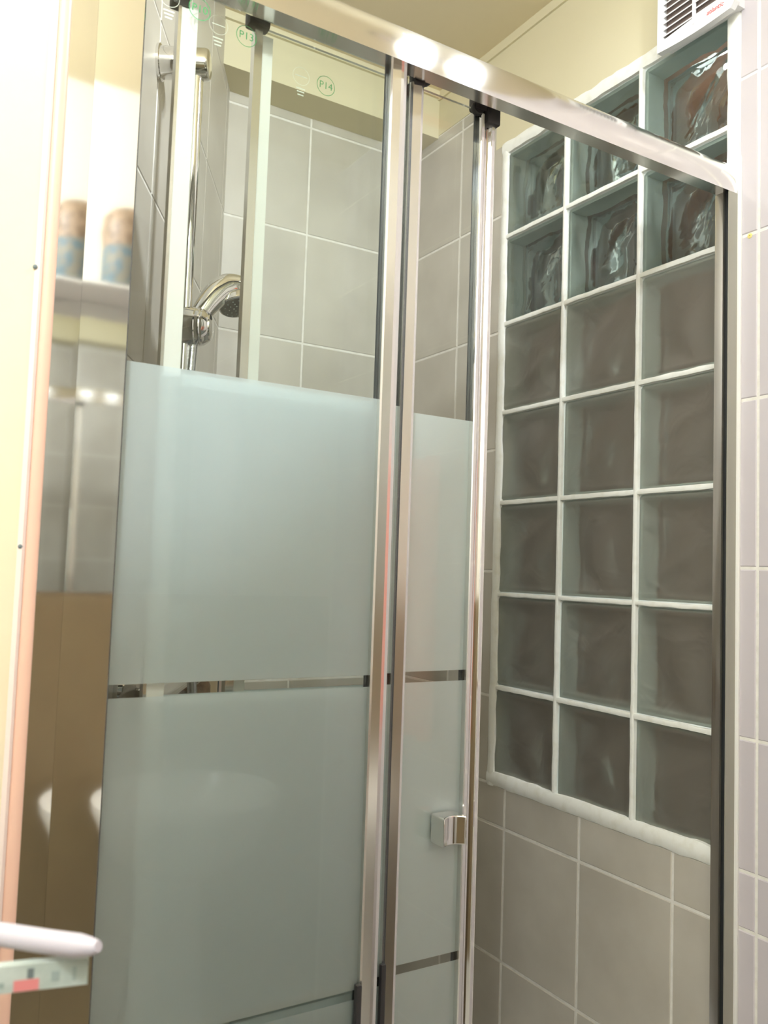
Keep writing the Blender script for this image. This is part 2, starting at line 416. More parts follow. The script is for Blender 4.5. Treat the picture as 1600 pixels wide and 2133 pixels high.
# ------------------------------------------------------------------ window of glass blocks
win = thing('window_1', W(0.04, 0.1, 0.0), 'window of three by seven glass blocks in white mortar', 'window', kind='structure')
def wob(p, a, sc=30.0): return mnoise.noise(Vector((p[0]*sc+3.1, p[1]*sc+7.7, p[2]*sc)))*a
def mortar_strip(m, y0, y1, z0, z1, vertical, proud, wav=0.0016, n=44):
    """a hand-laid joint: a ribbon with wavy edges and a rounded face, x from 0.03 to -proud"""
    k = len(m.v); prof = [(0.0, 0.030), (0.0, -proud*0.2), (0.22, -proud*0.9), (0.5, -proud), (0.78, -proud*0.9), (1.0, -proud*0.2), (1.0, 0.030)]
    for i in range(n+1):
        t = i/n
        for (q, x) in prof:
            if vertical:
                z = z0+(z1-z0)*t; y = y0+(y1-y0)*q
                y += wob((y0, z, 0.3 if q < .5 else 1.7), wav)*(1 if q != .5 else 0)
            else:
                y = y0+(y1-y0)*t; z = z0+(z1-z0)*q
                z += wob((z0, y, 0.9 if q < .5 else 2.3), wav)*(1 if q != .5 else 0)
            x2 = x + (wob((y, z, 5.0), 0.0006, 60) if x < 0.01 else 0)
            m.v.append(Vector((x2, y, z)))
    p = len(prof)
    for i in range(n):
        for j in range(p-1):
            m.f.append([k+i*p+j, k+i*p+j+1, k+(i+1)*p+j+1, k+(i+1)*p+j]); m.sm.append(True)
for y in (0.2, 0.0):
    mm = MB(); mortar_strip(mm, y-0.0042, y+0.0042, 0.0, 1.41, True, 0.0012); mm.build('mortar_joint', 'mortar', win)
for k in range(1, 7):
    mm = MB(); hw = 0.0044 if k != 2 else 0.0036
    mortar_strip(mm, -0.196, 0.392, k*0.2-hw, k*0.2+hw, False, 0.0008); mm.build('mortar_joint', 'mortar', win)
# white painted border round the window
mm = MB(); mortar_strip(mm, 0.3870, 0.4070, -0.010, 1.42, True, 0.0030, 0.003); mm.build('plaster_border', 'mortar', win)
mm = MB(); mortar_strip(mm, -0.2135, -0.1895, -0.010, 1.42, True, 0.0030, 0.002); mm.build('plaster_border', 'mortar', win)
mm = MB(); mortar_strip(mm, -0.205, 0.4070, -0.0085, 0.0205, False, 0.0040, 0.003); mm.build('plaster_border', 'mortar', win)
mm = MB(); mortar_strip(mm, -0.205, 0.4070, 1.3955, 1.4215, False, 0.0035, 0.004); mm.build('plaster_border', 'mortar', win)

B = 0.0965
def face_mesh(name, mat, seed, amp, x0, flip=False):
    n = 26; v = []; f = []
    rnd = random.Random(seed); ph = [rnd.uniform(0, 6.28) for _ in range(6)]
    def h(a, b):                       # cloudy waves of a pressed glass block
        w1 = sin(a*26 + b*13 + ph[0] + 1.6*sin(b*22 + ph[1]))
        w2 = sin(b*24 - a*17 + ph[2] + 1.4*sin(a*28 + ph[3]))
        return amp*(0.6*abs(w1) + 0.4*w2)
    for i in range(n+1):
        for j in range(n+1):
            a = -B + 2*B*i/n; b = -B + 2*B*j/n
            e = min(B-abs(a), B-abs(b))                     # distance to the rim
            rim = 0.006*max(0, 1-e/0.008)**2                # rounded outer edge
            groove = 0.0035*min(1, max(0, (e-0.009)/0.006))  # panel set back behind a flat rim
            ww = h(a, b)*min(1, max(0, (e-0.014)/0.02))
            x = x0 + ((rim + groove + ww) if not flip else -(rim + groove + ww))
            v.append((x, a, b))
    for i in range(n):
        for j in range(n):
            q = [i*(n+1)+j, (i+1)*(n+1)+j, (i+1)*(n+1)+j+1, i*(n+1)+j+1]
            f.append(q[::-1] if not flip else q)
    me = bpy.data.meshes.new(name); me.from_pydata(v, [], f); me.polygons.foreach_set('use_smooth', [True]*len(f))
    me.materials.append(MATS[mat]); me.update(); return me
def core_mesh(name, mat):
    v = []; f = []
    for x, r in ((0.006, B), (0.012, B-0.007), (0.068, B-0.007), (0.078, B)):
        for (a, b) in ((-1, -1), (1, -1), (1, 1), (-1, 1)): v.append((x, a*r, b*r))
    for k in range(3):
        for i in range(4): j = (i+1) % 4; f.append((k*4+i, k*4+j, k*4+4+j, k*4+4+i))
    me = bpy.data.meshes.new(name); me.from_pydata(v, [], f)
    bm = bmesh.new(); bm.from_mesh(me); bmesh.ops.recalc_face_normals(bm, faces=bm.faces); bm.to_mesh(me); bm.free()
    me.materials.append(MATS[mat]); return me
core = core_mesh('glass_block', 'block_core')
clear_faces = [face_mesh('face', 'block_clear', 11+i, 0.006, 0.0035) for i in range(3)]
frost_faces = [face_mesh('face', 'block_frost', 21+i, 0.006, 0.0035) for i in range(3)]
back_face = face_mesh('back_face', 'block_clear', 5, 0.005, 0.079, True)
for k in range(7):
    for c, yc in enumerate((0.2995, 0.1, -0.0985)):
        zc = k*0.2 + 0.1
        o = bpy.data.objects.new('glass_block', core); COL.objects.link(o); o.parent = win
        org = W(0, yc, zc); o.location = org - ORG[win.name]; reg(o, org)
        o['label'] = 'clear wavy glass block' if k >= 5 else 'frosted wavy glass block'
        fo = bpy.data.objects.new('face', (clear_faces if k >= 5 else frost_faces)[(k+c) % 3]); COL.objects.link(fo); fo.parent = o
        bo = bpy.data.objects.new('back_face', back_face); COL.objects.link(bo); bo.parent = o

# ------------------------------------------------------------------ extractor fan
FX = -0.034
fan = thing('extractor_fan', W(0, -0.15, 1.375), 'white louvred extractor fan above the glass blocks', 'fan')
def arc_bottom(y0, y1, z, bow, n=14):
    return [(y0+(y1-y0)*i/n, z - bow*sin(pi*i/n)) for i in range(n+1)]
y0, y1, zf = -0.228, -0.068, 1.379
out = arc_bottom(y0+0.008, y1, zf, 0.004); out = [(y0, zf+0.010)] + out + [(y1, zf+0.19), (y0, zf+0.19)]
inn = [(y0+0.022, zf+0.030), (y1-0.014, zf+0.018), (y1-0.014, zf+0.165), (y0+0.022, zf+0.165)]
# front plate with an opening, built as a ring
m = MB()
def ring(m, outp, innp, x0, x1):
    ko = len(m.v); n = len(outp); q = len(innp)
    m.v += [Vector((x0, a, b)) for a, b in outp]; m.v += [Vector((x1, a, b)) for a, b in outp]
    ki = len(m.v); m.v += [Vector((x0, a, b)) for a, b in innp]; m.v += [Vector((x1, a, b)) for a, b in innp]
    for i in range(n): j = (i+1) % n; m.f.append([ko+i, ko+j, ko+n+j, ko+n+i]); m.sm.append(False)
    for i in range(q): j = (i+1) % q; m.f.append([ki+i, ki+j, ki+q+j, ki+q+i]); m.sm.append(False)
    # faces between the outlines: bottom, right(+y), top, left
    nb = n-3
    def fill(x, so, si):
        bot = [so+i for i in range(0, n-2)]
        m.f.append(bot + [si+1, si+0]); m.sm.append(False)
        m.f.append([so+n-3, so+n-2, si+2, si+1]); m.sm.append(False)
        m.f.append([so+n-2, so+n-1, si+3, si+2]); m.sm.append(False)
        m.f.append([so+n-1, so+0, si+0, si+3]); m.sm.append(False)
    fill(x0, ko, ki); fill(x1, ko+n, ki+q)
ring(m, out, inn, FX, FX+0.012); m.build('front_cover', 'white_plastic', fan)
m = MB().box(FX+0.010, 0.0, y0+0.006, y1-0.004, zf+0.010, zf+0.185); body = m.build('housing', 'white_plastic', fan)
m = MB().box(FX+0.008, FX+0.0105, y0+0.02, y1-0.012, zf+0.016, zf+0.167); m.build('dark_opening', 'fan_dark', fan)
for i in range(12):
    z = zf + 0.026 + i*0.0118
    sl = MB()
    sl.add([(FX-0.0005, y0+0.021, z), (FX-0.0005, y1-0.013, z-0.003), (FX+0.0075, y1-0.013, z+0.0045), (FX+0.0075, y0+0.021, z+0.0075),
            (FX-0.0005, y0+0.021, z+0.0022), (FX-0.0005, y1-0.013, z-0.0008), (FX+0.0075, y1-0.013, z+0.0067), (FX+0.0075, y0+0.021, z+0.0097)],
           [(0, 1, 2, 3), (7, 6, 5, 4), (0, 4, 5, 1), (1, 5, 6, 2), (2, 6, 7, 3), (3, 7, 4, 0)])
    sl.build('louvre_slat', 'white_plastic', fan)
m = MB().box(FX-0.001, FX+0.003, -0.150, -0.144, zf+0.012, zf+0.16, 0.001); m.build('centre_rib', 'white_plastic', fan)
def text_mesh(name, body_, size, mat, parent, mtx, extrude=0.0002, shear=0.0, res=3, align='CENTER'):
    cu = bpy.data.curves.new(name, 'FONT'); cu.body = body_; cu.size = size; cu.extrude = extrude; cu.shear = shear
    cu.align_x = align; cu.align_y = 'CENTER'; cu.resolution_u = res
    tmp = bpy.data.objects.new('tmp', cu); COL.objects.link(tmp)
    dg = bpy.context.evaluated_depsgraph_get(); me = bpy.data.meshes.new_from_object(tmp.evaluated_get(dg))
    bpy.data.objects.remove(tmp); bpy.data.curves.remove(cu)
    me.name = name; me.transform(mtx); me.materials.clear(); me.materials.append(MATS[mat])
    o = bpy.data.objects.new(name, me); COL.objects.link(o)
    o.parent = parent; reg(o, ORG[parent.name])
    me.transform(Matrix.Translation(-ORG[parent.name]))
    return o
# text reads along -y on a face that looks to -x
ty = Matrix(((0, 0, -1, FX-0.0003), (-1, 0, 0, -0.190), (0, 1, 0, zf+0.0155+Z0), (0, 0, 0, 1)))
o = text_mesh('brand_lettering', 'atlantic', 0.0115, 'red_ink', fan, ty, shear=0.25)
o['label'] = 'small red slanted lettering'

# ------------------------------------------------------------------ shower screen: fixed frame with its fixed pane
scr = thing('shower_screen', W(-0.5, -0.2, -0.70), 'aluminium shower screen frame with its fixed frosted pane beside the cream wall', 'shower screen')
# curved top rail, section in (y, z)
sec = []
for i in range(15):
    t = i/14*radians(86); sec.append((-0.1550 - 0.0585*cos(t)**0.62 if cos(t) > 0 else -0.155, 1.0765 + 0.0690*sin(t)**1.25))
sec = [(-0.2133, 1.0765)] + sec[1:] + [(-0.128, 1.1455), (-0.128, 1.128), (-0.190, 1.122), (-0.190, 1.0765)]
m = MB().prism(sec, 'x', -1.045, -0.001, True); m.build('top_rail', 'aluminium', scr)
m = MB().prism([(a*1.0-0.0006*(a < -0.16), b+0.0006) for a, b in sec], 'x', -0.004, 0.0, True); m.build('rail_end_cap', 'white_plastic', scr)
# right wall jamb: front flange, groove, inner flange
TOPJ = 1.0765
m = MB().box(-0.0250, 0.0, -0.2133, -0.2112, -0.70, TOPJ, 0.0004); m.build('jamb_flange', 'flange', scr)
m = MB(); m.box(-0.0130, 0.0, -0.2115, -0.186, -0.70, TOPJ)
m.box(-0.0265, -0.012, -0.2030, -0.1875, -0.70, TOPJ, 0.0006)
m.build('wall_jamb', 'satin', scr)
m = MB().box(-0.0135, -0.0125, -0.2112, -0.2030, -0.70, TOPJ); m.build('jamb_gasket', 'dark_rubber', scr)
m = MB().box(-0.004, 0.0005, -0.2195, -0.2120, -0.70, 1.14, 0.0015); m.build('caulk_line', 'caulk', scr)
# left wall jamb: wall channel bead, tilted facet, flat facet
m = MB().prism([(-1.0180, -0.2133), (-0.9715, -0.2133), (-0.9700, -0.2118), (-0.9700, -0.186), (-1.0180, -0.186)], 'z', -0.70, 1.0765)
m.build('jamb_profile', 'polished', scr)
m = MB().prism([(-1.0445, -0.2150), (-1.0182, -0.2138), (-1.0182, -0.186), (-1.0445, -0.186)], 'z', -0.70, 1.15); m.build('jamb_profile', 'polished', scr)
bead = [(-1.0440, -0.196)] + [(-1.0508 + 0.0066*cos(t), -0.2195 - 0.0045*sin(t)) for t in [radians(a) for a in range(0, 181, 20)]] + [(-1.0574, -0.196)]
m = MB().prism(bead, 'z', -0.70, 1.16, True); m.build('wall_channel', 'salmon_reflection', scr)
m = MB(); mortar_z = []
cb = [(-1.0570, -0.205), (-1.0570, -0.2222), (-1.0600, -0.2248), (-1.0640, -0.2228), (-1.0640, -0.205)]
m.prism(cb, 'z', -0.70, 1.3, True); m.build('caulk_line', 'pink_caulk', scr)
for x, z in ((-1.0640, 0.7215), (-1.0615, 0.4530)):
    MB().lathe(V(x, -0.2232, z), (0, -1, 0), [(-0.002, 0.0022), (0.0012, 0.0022), (0.0018, 0.0012)], 12).build('screw', 'tub_dark', scr)
# bottom rail
m = MB().box(-1.045, -0.001, -0.2133, -0.135, -0.735, -0.70, 0.004); m.build('bottom_rail', 'aluminium', scr)

def prof(section, z0, z1, name, mat, parent, smooth=False):
    return MB().prism(section, 'z', z0, z1, smooth).build(name, mat, parent)
FT, S1A, S1B, S2A, S2B = 0.652, 0.3163, 0.3025, -0.048, -0.059
def pane_set(parent, x0, x1, y, top, fx0, fx1, dz=0.0, film='frosted_inner'):
    g = MB().box(x0, x1, y-0.002, y+0.002, -0.70, top); p = g.build('glass_pane', 'glass', parent)
    for (za, zb) in ((S1A+dz, FT+dz), (S2A+dz, S1B+dz), (-0.41+dz, S2B+dz), (-0.69, -0.421+dz)):
        f = MB()
        f.add([(fx0, y+0.0026, za), (fx1, y+0.0026, za), (fx1, y+0.0026, zb), (fx0, y+0.0026, zb)], [(0, 1, 2, 3)])
        f.build('frosted_band', film, p, recalc=False)
    return p
def sticker(parent, x, z, y, text):
    # inked ring and lettering on the front of the pane
    m = MB(); n = 36; r0, r1 = 0.0118, 0.0126; k = 0
    pts = [(x + r*cos(2*pi*i/n), y, z + r*sin(2*pi*i/n)) for r in (r0, r1) for i in range(n)]
    m.add(pts, [(i, (i+1) % n, n+(i+1) % n, n+i) for i in range(n)])
    o = m.build('stamp_ring', 'green_ink', parent, recalc=False)
    mt = Matrix(((1, 0, 0, x), (0, 0, -1, y), (0, 1, 0, z + Z0), (0, 0, 0, 1)))
    t = text_mesh('stamp_lettering', text, 0.0125, 'green_ink', parent, mt, extrude=0.0)
    t['label'] = 'green stamped lettering ' + text
    x2 = x-0.034; z2 = z+0.001; m = MB(); n = 30
    pts = [(x2 + r*cos(2*pi*i/n), y, z2 + r*sin(2*pi*i/n)) for r in (0.0108, 0.0113) for i in range(n)]
    m.add(pts, [(i, (i+1) % n, n+(i+1) % n, n+i) for i in range(n)])
    m.add([(x2-0.008, y, z2-0.0005), (x2+0.008, y, z2-0.0005), (x2+0.008, y, z2+0.0005), (x2-0.008, y, z2+0.0005)], [(0, 1, 2, 3)])
    for i in range(3):
        zz = z2-0.0165-i*0.004; hw = 0.006-0.001*i
        m.add([(x2-hw, y, zz), (x2+hw, y, zz), (x2+hw, y, zz+0.0016), (x2-hw, y, zz+0.0016)], [(0, 1, 2, 3)])
    m.build('pale_stamp', 'pale_ink', parent, recalc=False)

YA, YBP, YC = -0.195, -0.178, -0.160
# fixed pane A
pane_set(scr, -0.966, -0.650, YA, 1.10, -0.966, -0.653, film='frosted')
m = MB().box(-0.6640, -0.6612, YA+0.0032, YA+0.006, -0.70, 1.12); m.build('gasket', 'dark_rubber', scr)
prof([(-0.6605, YA+0.006), (-0.6605, YA-0.004), (-0.6590, YA-0.0065), (-0.6480, YA-0.0085), (-0.6440, YA-0.0085), (-0.6385, YA-0.0062), (-0.6370, YA-0.004), (-0.6370, YA+0.006)],
     -0.70, 1.120, 'end_profile', 'satin', scr)
m = MB().box(-0.6370, -0.6363, YA-0.002, YA+0.005, -0.70, 1.12); m.build('gasket', 'dark_rubber', scr)
sticker(scr, -0.908, 1.0544, YA-0.0025, 'P10')
m = MB().box(-0.667, -0.660, YA-0.010, YA-0.002, -0.30, -0.038, 0.002); m.build('guide_clip', 'black_plastic', scr)

# sliding panel B
pb = thing('sliding_panel', W(-0.76, YBP, -0.70), 'middle sliding glass panel with frosted bands stamped P13', 'shower door', 'sliding panels of the shower')
pane_set(pb, -0.915, -0.612, YBP, 1.085, -0.915, -0.612, -0.001)
prof([(-0.9240, YBP+0.005), (-0.9240, YBP-0.005), (-0.9050, YBP-0.005), (-0.9050, YBP+0.005)], -0.68, 1.064, 'seal_profile', 'seal', pb)
m = MB().box(-0.9275, -0.9240, YBP-0.006, YBP+0.006, -0.68, 1.064); m.build('seal_lip', 'satin', pb)
prof([(-0.6205, YBP+0.006), (-0.6205, YBP-0.004), (-0.6180, YBP-0.0070), (-0.6060, YBP-0.0085), (-0.6020, YBP-0.0070), (-0.6000, YBP-0.003), (-0.6000, YBP+0.006)],
     -0.69, 1.075, 'end_profile', 'satin', pb)
m = MB().box(-0.6240, -0.6210, YBP+0.0032, YBP+0.006, -0.69, 1.085); m.build('gasket', 'dark_rubber', pb)
m = MB().box(-0.617, -0.601, YBP-0.009, YBP+0.006, 1.072, 1.108, 0.001); m.build('carrier', 'black_plastic', pb)
m = MB().lathe(V(-0.5975, YBP-0.004, 1.094), (0, 1, 0), [(0, 0.0125), (0.002, 0.0140), (0.008, 0.0140), (0.010, 0.0125)]); m.build('roller', 'black_plastic', pb)
m = MB().box(-0.935, -0.915, YBP-0.008, YBP+0.008, 1.060, 1.095, 0.003); m.build('roller', 'black_plastic', pb)
sticker(pb, -0.846, 1.055, YBP-0.0025, 'P13')
m = MB().box(-0.624, -0.617, YBP-0.010, YBP-0.003, -0.27, -0.030, 0.002); m.build('guide_clip', 'black_plastic', pb)

# sliding panel C with the handle
pc = thing('sliding_panel', W(-0.64, YC, -0.70), 'leading sliding glass panel with chrome pull handle stamped P14', 'shower door', 'sliding panels of the shower')
pane_set(pc, -0.815, -0.488, YC, 1.086, -0.815, -0.4905, -0.0025)
prof([(-0.8200, YC+0.005), (-0.8200, YC-0.004), (-0.8060, YC-0.004), (-0.8060, YC+0.005)], -0.68, 1.075, 'seal_profile', 'seal', pc)
m = MB().box(-0.8300, -0.8200, YC-0.006, YC+0.005, -0.68, 1.082); m.build('seal_lip', 'satin', pc)
m = MB().box(-0.4975, -0.4940, YC+0.0032, YC+0.006, -0.69, 1.086); m.build('gasket', 'dark_rubber', pc)
prof([(-0.4935, YC+0.007), (-0.4935, YC-0.006), (-0.4922, YC-0.0072), (-0.4880, YC-0.0072), (-0.4868, YC-0.0060), (-0.4840, YC-0.0038), (-0.4812, YC-0.0032),
      (-0.4785, YC-0.0038), (-0.4758, YC-0.0060), (-0.4746, YC-0.0072), (-0.4700, YC-0.0072), (-0.4686, YC-0.0055), (-0.4686, YC+0.007)],
     -0.69, 1.080, 'end_profile', 'chrome', pc)
m = MB().box(-0.4686, -0.4670, YC-0.004, YC+0.004, -0.69, 1.080); m.build('magnetic_seal', 'seal', pc)
m = MB().box(-0.486, -0.464, YC-0.012, YC+0.006, 1.068, 1.110, 0.002); m.build('carrier', 'black_plastic', pc)
m = MB().box(-0.506, -0.470, YC-0.010, YC+0.008, 1.083, 1.106, 0.004); m.build('roller', 'black_plastic', pc)
m = MB().lathe(V(-0.4985, YC-0.008, 1.0865), (0, 1, 0), [(0, 0.0085), (0.002, 0.0095), (0.007, 0.0095), (0.009, 0.0085)]); m.build('roller_wheel', 'black_plastic', pc)
m = MB().box(-0.840, -0.812, YC-0.012, YC+0.006, 1.080, 1.106, 0.005); m.build('roller', 'black_plastic', pc)
sticker(pc, -0.7326, 1.0416, YC-0.0025, 'P14')
# pull handle: a chrome block whose front is scooped out
hx0, hx1, hy0, hy1, hz0, hz1 = -0.541, -0.506, -0.193, YC-0.002, 0.0965, 0.1330
m = MB(); n = 12
front = []
for i in range(n+1):
    t = i/n; a = t*2-1
    front.append((hx0 + (hx1-hx0)*t, hy0 + 0.009*(1-a*a)))
poly = front + [(hx1, hy1), (hx0, hy1)]
m.prism(poly, 'z', hz0, hz1, True); h_ = m.build('pull_handle', 'chrome', pc)
bev = h_.modifiers.new('bevel', 'BEVEL'); bev.width = 0.0022; bev.segments = 3; bev.limit_method = 'ANGLE'; bev.angle_limit = radians(35)

# ------------------------------------------------------------------ hand shower on its riser rail
rail = thing('shower_riser_rail', LW(-0.70, 0.058, 0.36) + V(0, 0, Z0), 'chrome riser rail on the diagonal tiled wall', 'shower rail')
SB = -0.70
for zz in (1.19, 0.42):
    c = LW(SB, 0, zz)
    m = MB().lathe(c, NW, [(0, 0.0265), (0.004, 0.0265), (0.005, 0.0232), (0.071, 0.0232), (0.0745, 0.0215), (0.076, 0.018)], 32); m.build('wall_bracket', 'chrome', rail)
m = MB().tube([LW(SB, 0.058, z) for z in (0.40, 0.8, 1.20)], 0.0095, 20); m.build('riser_bar', 'chrome', rail)
c = LW(SB, 0.034, 0.790)
m = MB().lathe(c, NW, [(0, 0.018), (0.004, 0.0245), (0.012, 0.0285), (0.040, 0.0285), (0.0415, 0.0272), (0.044, 0.0282), (0.048, 0.0278), (0.0495, 0.0262), (0.0520, 0.0266), (0.059, 0.0222), (0.0605, 0.0204), (0.0625, 0.0200), (0.065, 0.012)], 36)
m.build('slider_holder', 'chrome', rail)
hs = thing('hand_shower', LW(SB, 0.07, 0.80) + V(0, 0, Z0), 'chrome hand shower hooked in the rail slider', 'hand shower')
sp = [(-0.700, 0.068, 0.765, 0.0120), (-0.697, 0.076, 0.800, 0.0140), (-0.690, 0.086, 0.824, 0.0170), (-0.680, 0.099, 0.846, 0.0200), (-0.670, 0.113, 0.860, 0.0215), (-0.662, 0.127, 0.862, 0.0215), (-0.657, 0.138, 0.855, 0.0190), (-0.654, 0.1460, 0.845, 0.0110)]
m = MB().tube(smooth_path([LW(a, b, c_) for a, b, c_, r in sp], 4), [sp[min(i//4, 7)][3]*(1-(i % 4)/4) + sp[min(i//4+1, 7)][3]*((i % 4)/4) for i in range(29)], 22); m.build('handle', 'chrome', hs)
ax = (NW*0.30 + V(0, 0, -1) - DW*0.25).normalized()
hc = LW(-0.662, 0.1270, 0.8430)
m = MB().lathe(hc, ax, [(-0.014, 0.012), (-0.006, 0.0245), (0.002, 0.0285), (0.009, 0.0290), (0.010, 0.0272)], 32); hd = m.build('head', 'chrome', hs)
m = MB().lathe(hc, ax, [(0.0085, 0.0272), (0.0115, 0.0262), (0.0125, 0.021)], 32); fc = m.build('spray_face', 'shower_face', hd)
m = MB()
a_ = ax.orthogonal().normalized(); b_ = ax.cross(a_)
for rr, cnt in ((0.007, 6), (0.014, 10), (0.021, 14)):
    for i in range(cnt):
        th = 2*pi*i/cnt; m.lathe(hc + ax*0.0118 + (a_*cos(th)+b_*sin(th))*rr, ax, [(0, 0.0012), (0.0016, 0.0009)], 6)
m.build('nozzles', 'bottle_grey', fc)
hp = [(-0.700, 0.0715, 0.768), (-0.703, 0.070, 0.70), (-0.715, 0.072, 0.60), (-0.73, 0.085, 0.42), (-0.725, 0.105, 0.20), (-0.70, 0.115, 0.02), (-0.665, 0.110, -0.02), (-0.64, 0.085, 0.05), (-0.64, 0.06, 0.16), (-0.64, 0.055, 0.235)]
m = MB().tube(smooth_path([LW(*q) for q in hp]), 0.0068, 12); m.build('hose', 'silver_hose', hs)
# thermostatic mixer
mx = thing('shower_mixer', LW(-0.66, 0.05, 0.235) + V(0, 0, Z0), 'chrome bar mixer tap on the diagonal tiled wall', 'tap')
m = MB().tube([LW(-0.80, 0.052, 0.262), LW(-0.50, 0.052, 0.262)], 0.021, 24); m.build('body', 'chrome', mx)
for sa, sb in ((-0.80, -0.865), (-0.50, -0.435)):
    d_ = DW*(1 if sb > sa else -1)
    m = MB().lathe(LW(sa, 0.052, 0.262), d_, [(0, 0.0245), (0.006, 0.026), (0.050, 0.026), (0.062, 0.022)], 28); m.build('knob', 'chrome', mx)
for sa in (-0.735, -0.565):
    m = MB().lathe(LW(sa, 0, 0.262), NW, [(0, 0.033), (0.006, 0.033), (0.008, 0.017), (0.05, 0.017)], 28); m.build('wall_union', 'chrome', mx)
# corner shelf with bottles
sh = thing('shower_shelf', LW(-0.25, 0.07, 0.11) + V(0, 0, Z0), 'white shower shelf on the diagonal wall holding bottles', 'shelf')
m = MB().prism([(q.x, q.y) for q in (LW(-0.48, 0.0, 0), LW(-0.48, 0.10, 0), LW(-0.10, 0.10, 0), LW(-0.10, 0.0, 0))], 'z', 0.102, 0.112); m.build('shelf_board', 'white_plastic', sh)
m = MB().tube([LW(-0.48, 0.097, 0.13), LW(-0.10, 0.097, 0.13)], 0.003, 8); m.build('guard_rail', 'chrome', sh)
def bottle(s, l, r, h, mat, capmat, label):
    c = LW(s, l, 0.112)
    t = thing('shampoo_bottle', c + V(0, 0, Z0), label, 'bottle', 'bottles on the shower shelf')
    MB().lathe(c, (0, 0, 1), [(0, r*0.92), (0.006, r), (h*0.70, r), (h*0.80, r*0.75), (h*0.84, r*0.45)], 24).build('body', mat, t)
    MB().lathe(c, (0, 0, 1), [(h*0.83, r*0.52), (h*0.86, r*0.55), (h, r*0.50)], 20).build('cap', capmat, t)
bottle(-0.42, 0.05, 0.030, 0.17, 'bottle_brown', 'bottle_dark', 'brown shampoo bottle on the shower shelf')
bottle(-0.345, 0.05, 0.032, 0.19, 'bottle_beige', 'white_plastic', 'beige shampoo bottle with white cap on the shower shelf')
bottle(-0.265, 0.045, 0.029, 0.20, 'bottle_dark', 'bottle_dark', 'dark shampoo bottle on the shower shelf')
bottle(-0.185, 0.05, 0.031, 0.18, 'bottle_pink', 'white_plastic', 'pale pink shampoo bottle on the shower shelf')
# shower tray
m = MB()
tray = [(-1.03, -0.19), (-0.004, -0.19), (-0.004, YB-0.004), (-0.522, YB-0.004)]
m.prism(tray, 'z', FLOOR, -0.735); m.build('shower_tray', 'porcelain', label='white shower tray under the glass screen', cat='shower tray')

# ------------------------------------------------------------------ bathroom behind the camera (seen in the polished frame)
mir = thing('bathroom_mirror', W(-0.68, -1.55, 0.365), 'frameless wall mirror facing the shower', 'mirror')
MB().box(-1.02, -0.30, -1.549, -1.544, 0.365, 1.094).build('mirror_glass', 'mirror', mir)
for x in (-0.98, -0.34):
    MB().box(x-0.01, x+0.01, -1.549, -1.541, 0.358, 0.372, 0.001).build('clip', 'chrome', mir)
shf = thing('mirror_shelf', W(-0.66, -1.50, 1.10), 'white shelf on the wall above the mirror', 'shelf')
arc = [(-1.04, -1.55)] + [(-0.66 + 0.38*cos(t), -1.545 + 0.155*sin(t)) for t in [pi - pi*i/16 for i in range(17)]] + [(-0.28, -1.55)]
MB().prism(arc, 'z', 1.096, 1.104).build('board', 'white_plastic', shf)
jc = V(-0.672, -1.47, 1.104)
jar = thing('storage_jar', W(-0.672, -1.47, 1.104), 'brown topped blue storage jar on the mirror shelf', 'jar')
MB().lathe(jc, (0, 0, 1), [(0, 0.058), (0.01, 0.062), (0.105, 0.062), (0.11, 0.060)], 28).build('body', 'bottle_blue', jar)
MB().lathe(jc, (0, 0, 1), [(0.108, 0.061), (0.15, 0.066), (0.185, 0.062), (0.205, 0.045), (0.212, 0.02)], 28).build('sponge_top', 'bottle_brown', jar)
# wash basin
bas = thing('wash_basin', W(-0.49, -1.40, FLOOR), 'white pedestal wash basin under the mirror', 'basin')
MB().lathe(V(-0.49, -1.42, FLOOR), (0, 0, 1), [(0, 0.11), (0.02, 0.10), (0.5, 0.075), (0.59, 0.10)], 28).build('pedestal', 'porcelain', bas)
bs = MB(); bs.lathe(V(-0.49, -1.33, FLOOR), (0, 0, 1), [(0.57, 0.10), (0.63, 0.18), (0.73, 0.225), (0.75, 0.225), (0.75, 0.20), (0.68, 0.15), (0.63, 0.05)], 32); bs.build('bowl', 'porcelain', bas)
MB().tube(smooth_path([V(-0.49, -1.50, -0.10), V(-0.49, -1.50, 0.10), V(-0.49, -1.46, 0.14), V(-0.49, -1.40, 0.12)]), 0.011, 14).build('spout', 'chrome', bas)

# lamps and added fill lights -----------------------------------------------------------------
LY = -0.50
lm = thing('ceiling_lamp', W(-0.30, LY, CEIL), 'twin spot lamp on the ceiling before the shower', 'lamp')
MB().box(-0.425, -0.18, LY-0.025, LY+0.025, CEIL-0.018, CEIL, 0.004).build('ceiling_plate', 'chrome', lm)
for x in (-0.36, -0.245):
    MB().tube([V(x, LY, CEIL-0.018), V(x, LY, CEIL-0.045)], 0.007, 12).build('arm', 'chrome', lm)
    MB().lathe(V(x, LY, CEIL-0.045), (0, 0.1, -1), [(-0.006, 0.012), (0.0, 0.022), (0.030, 0.036)], 24).build('shade', 'white_plastic', lm)
    MB().lathe(V(x, LY+0.002, CEIL-0.070), (0, 0.1, -1), [(0, 0.020), (0.012, 0.026), (0.024, 0.018), (0.028, 0.006)], 20).build('bulb', 'bulb', lm)
    sl_ = light('bulb_light', 'SPOT', W(x, LY+0.008, CEIL-0.125), LAMP_CEIL, LAMP_WARM, 0.022, lm, spot_size=radians(128), spot_blend=1.0)
    sl_.rotation_euler = Vector((-0.40, 0.9, -0.55)).to_track_quat('-Z', 'Y').to_euler()
pl = thing('pier_lamp', W(-1.46, -0.2225, 1.50), 'round opal lamp high on the cream wall', 'lamp')
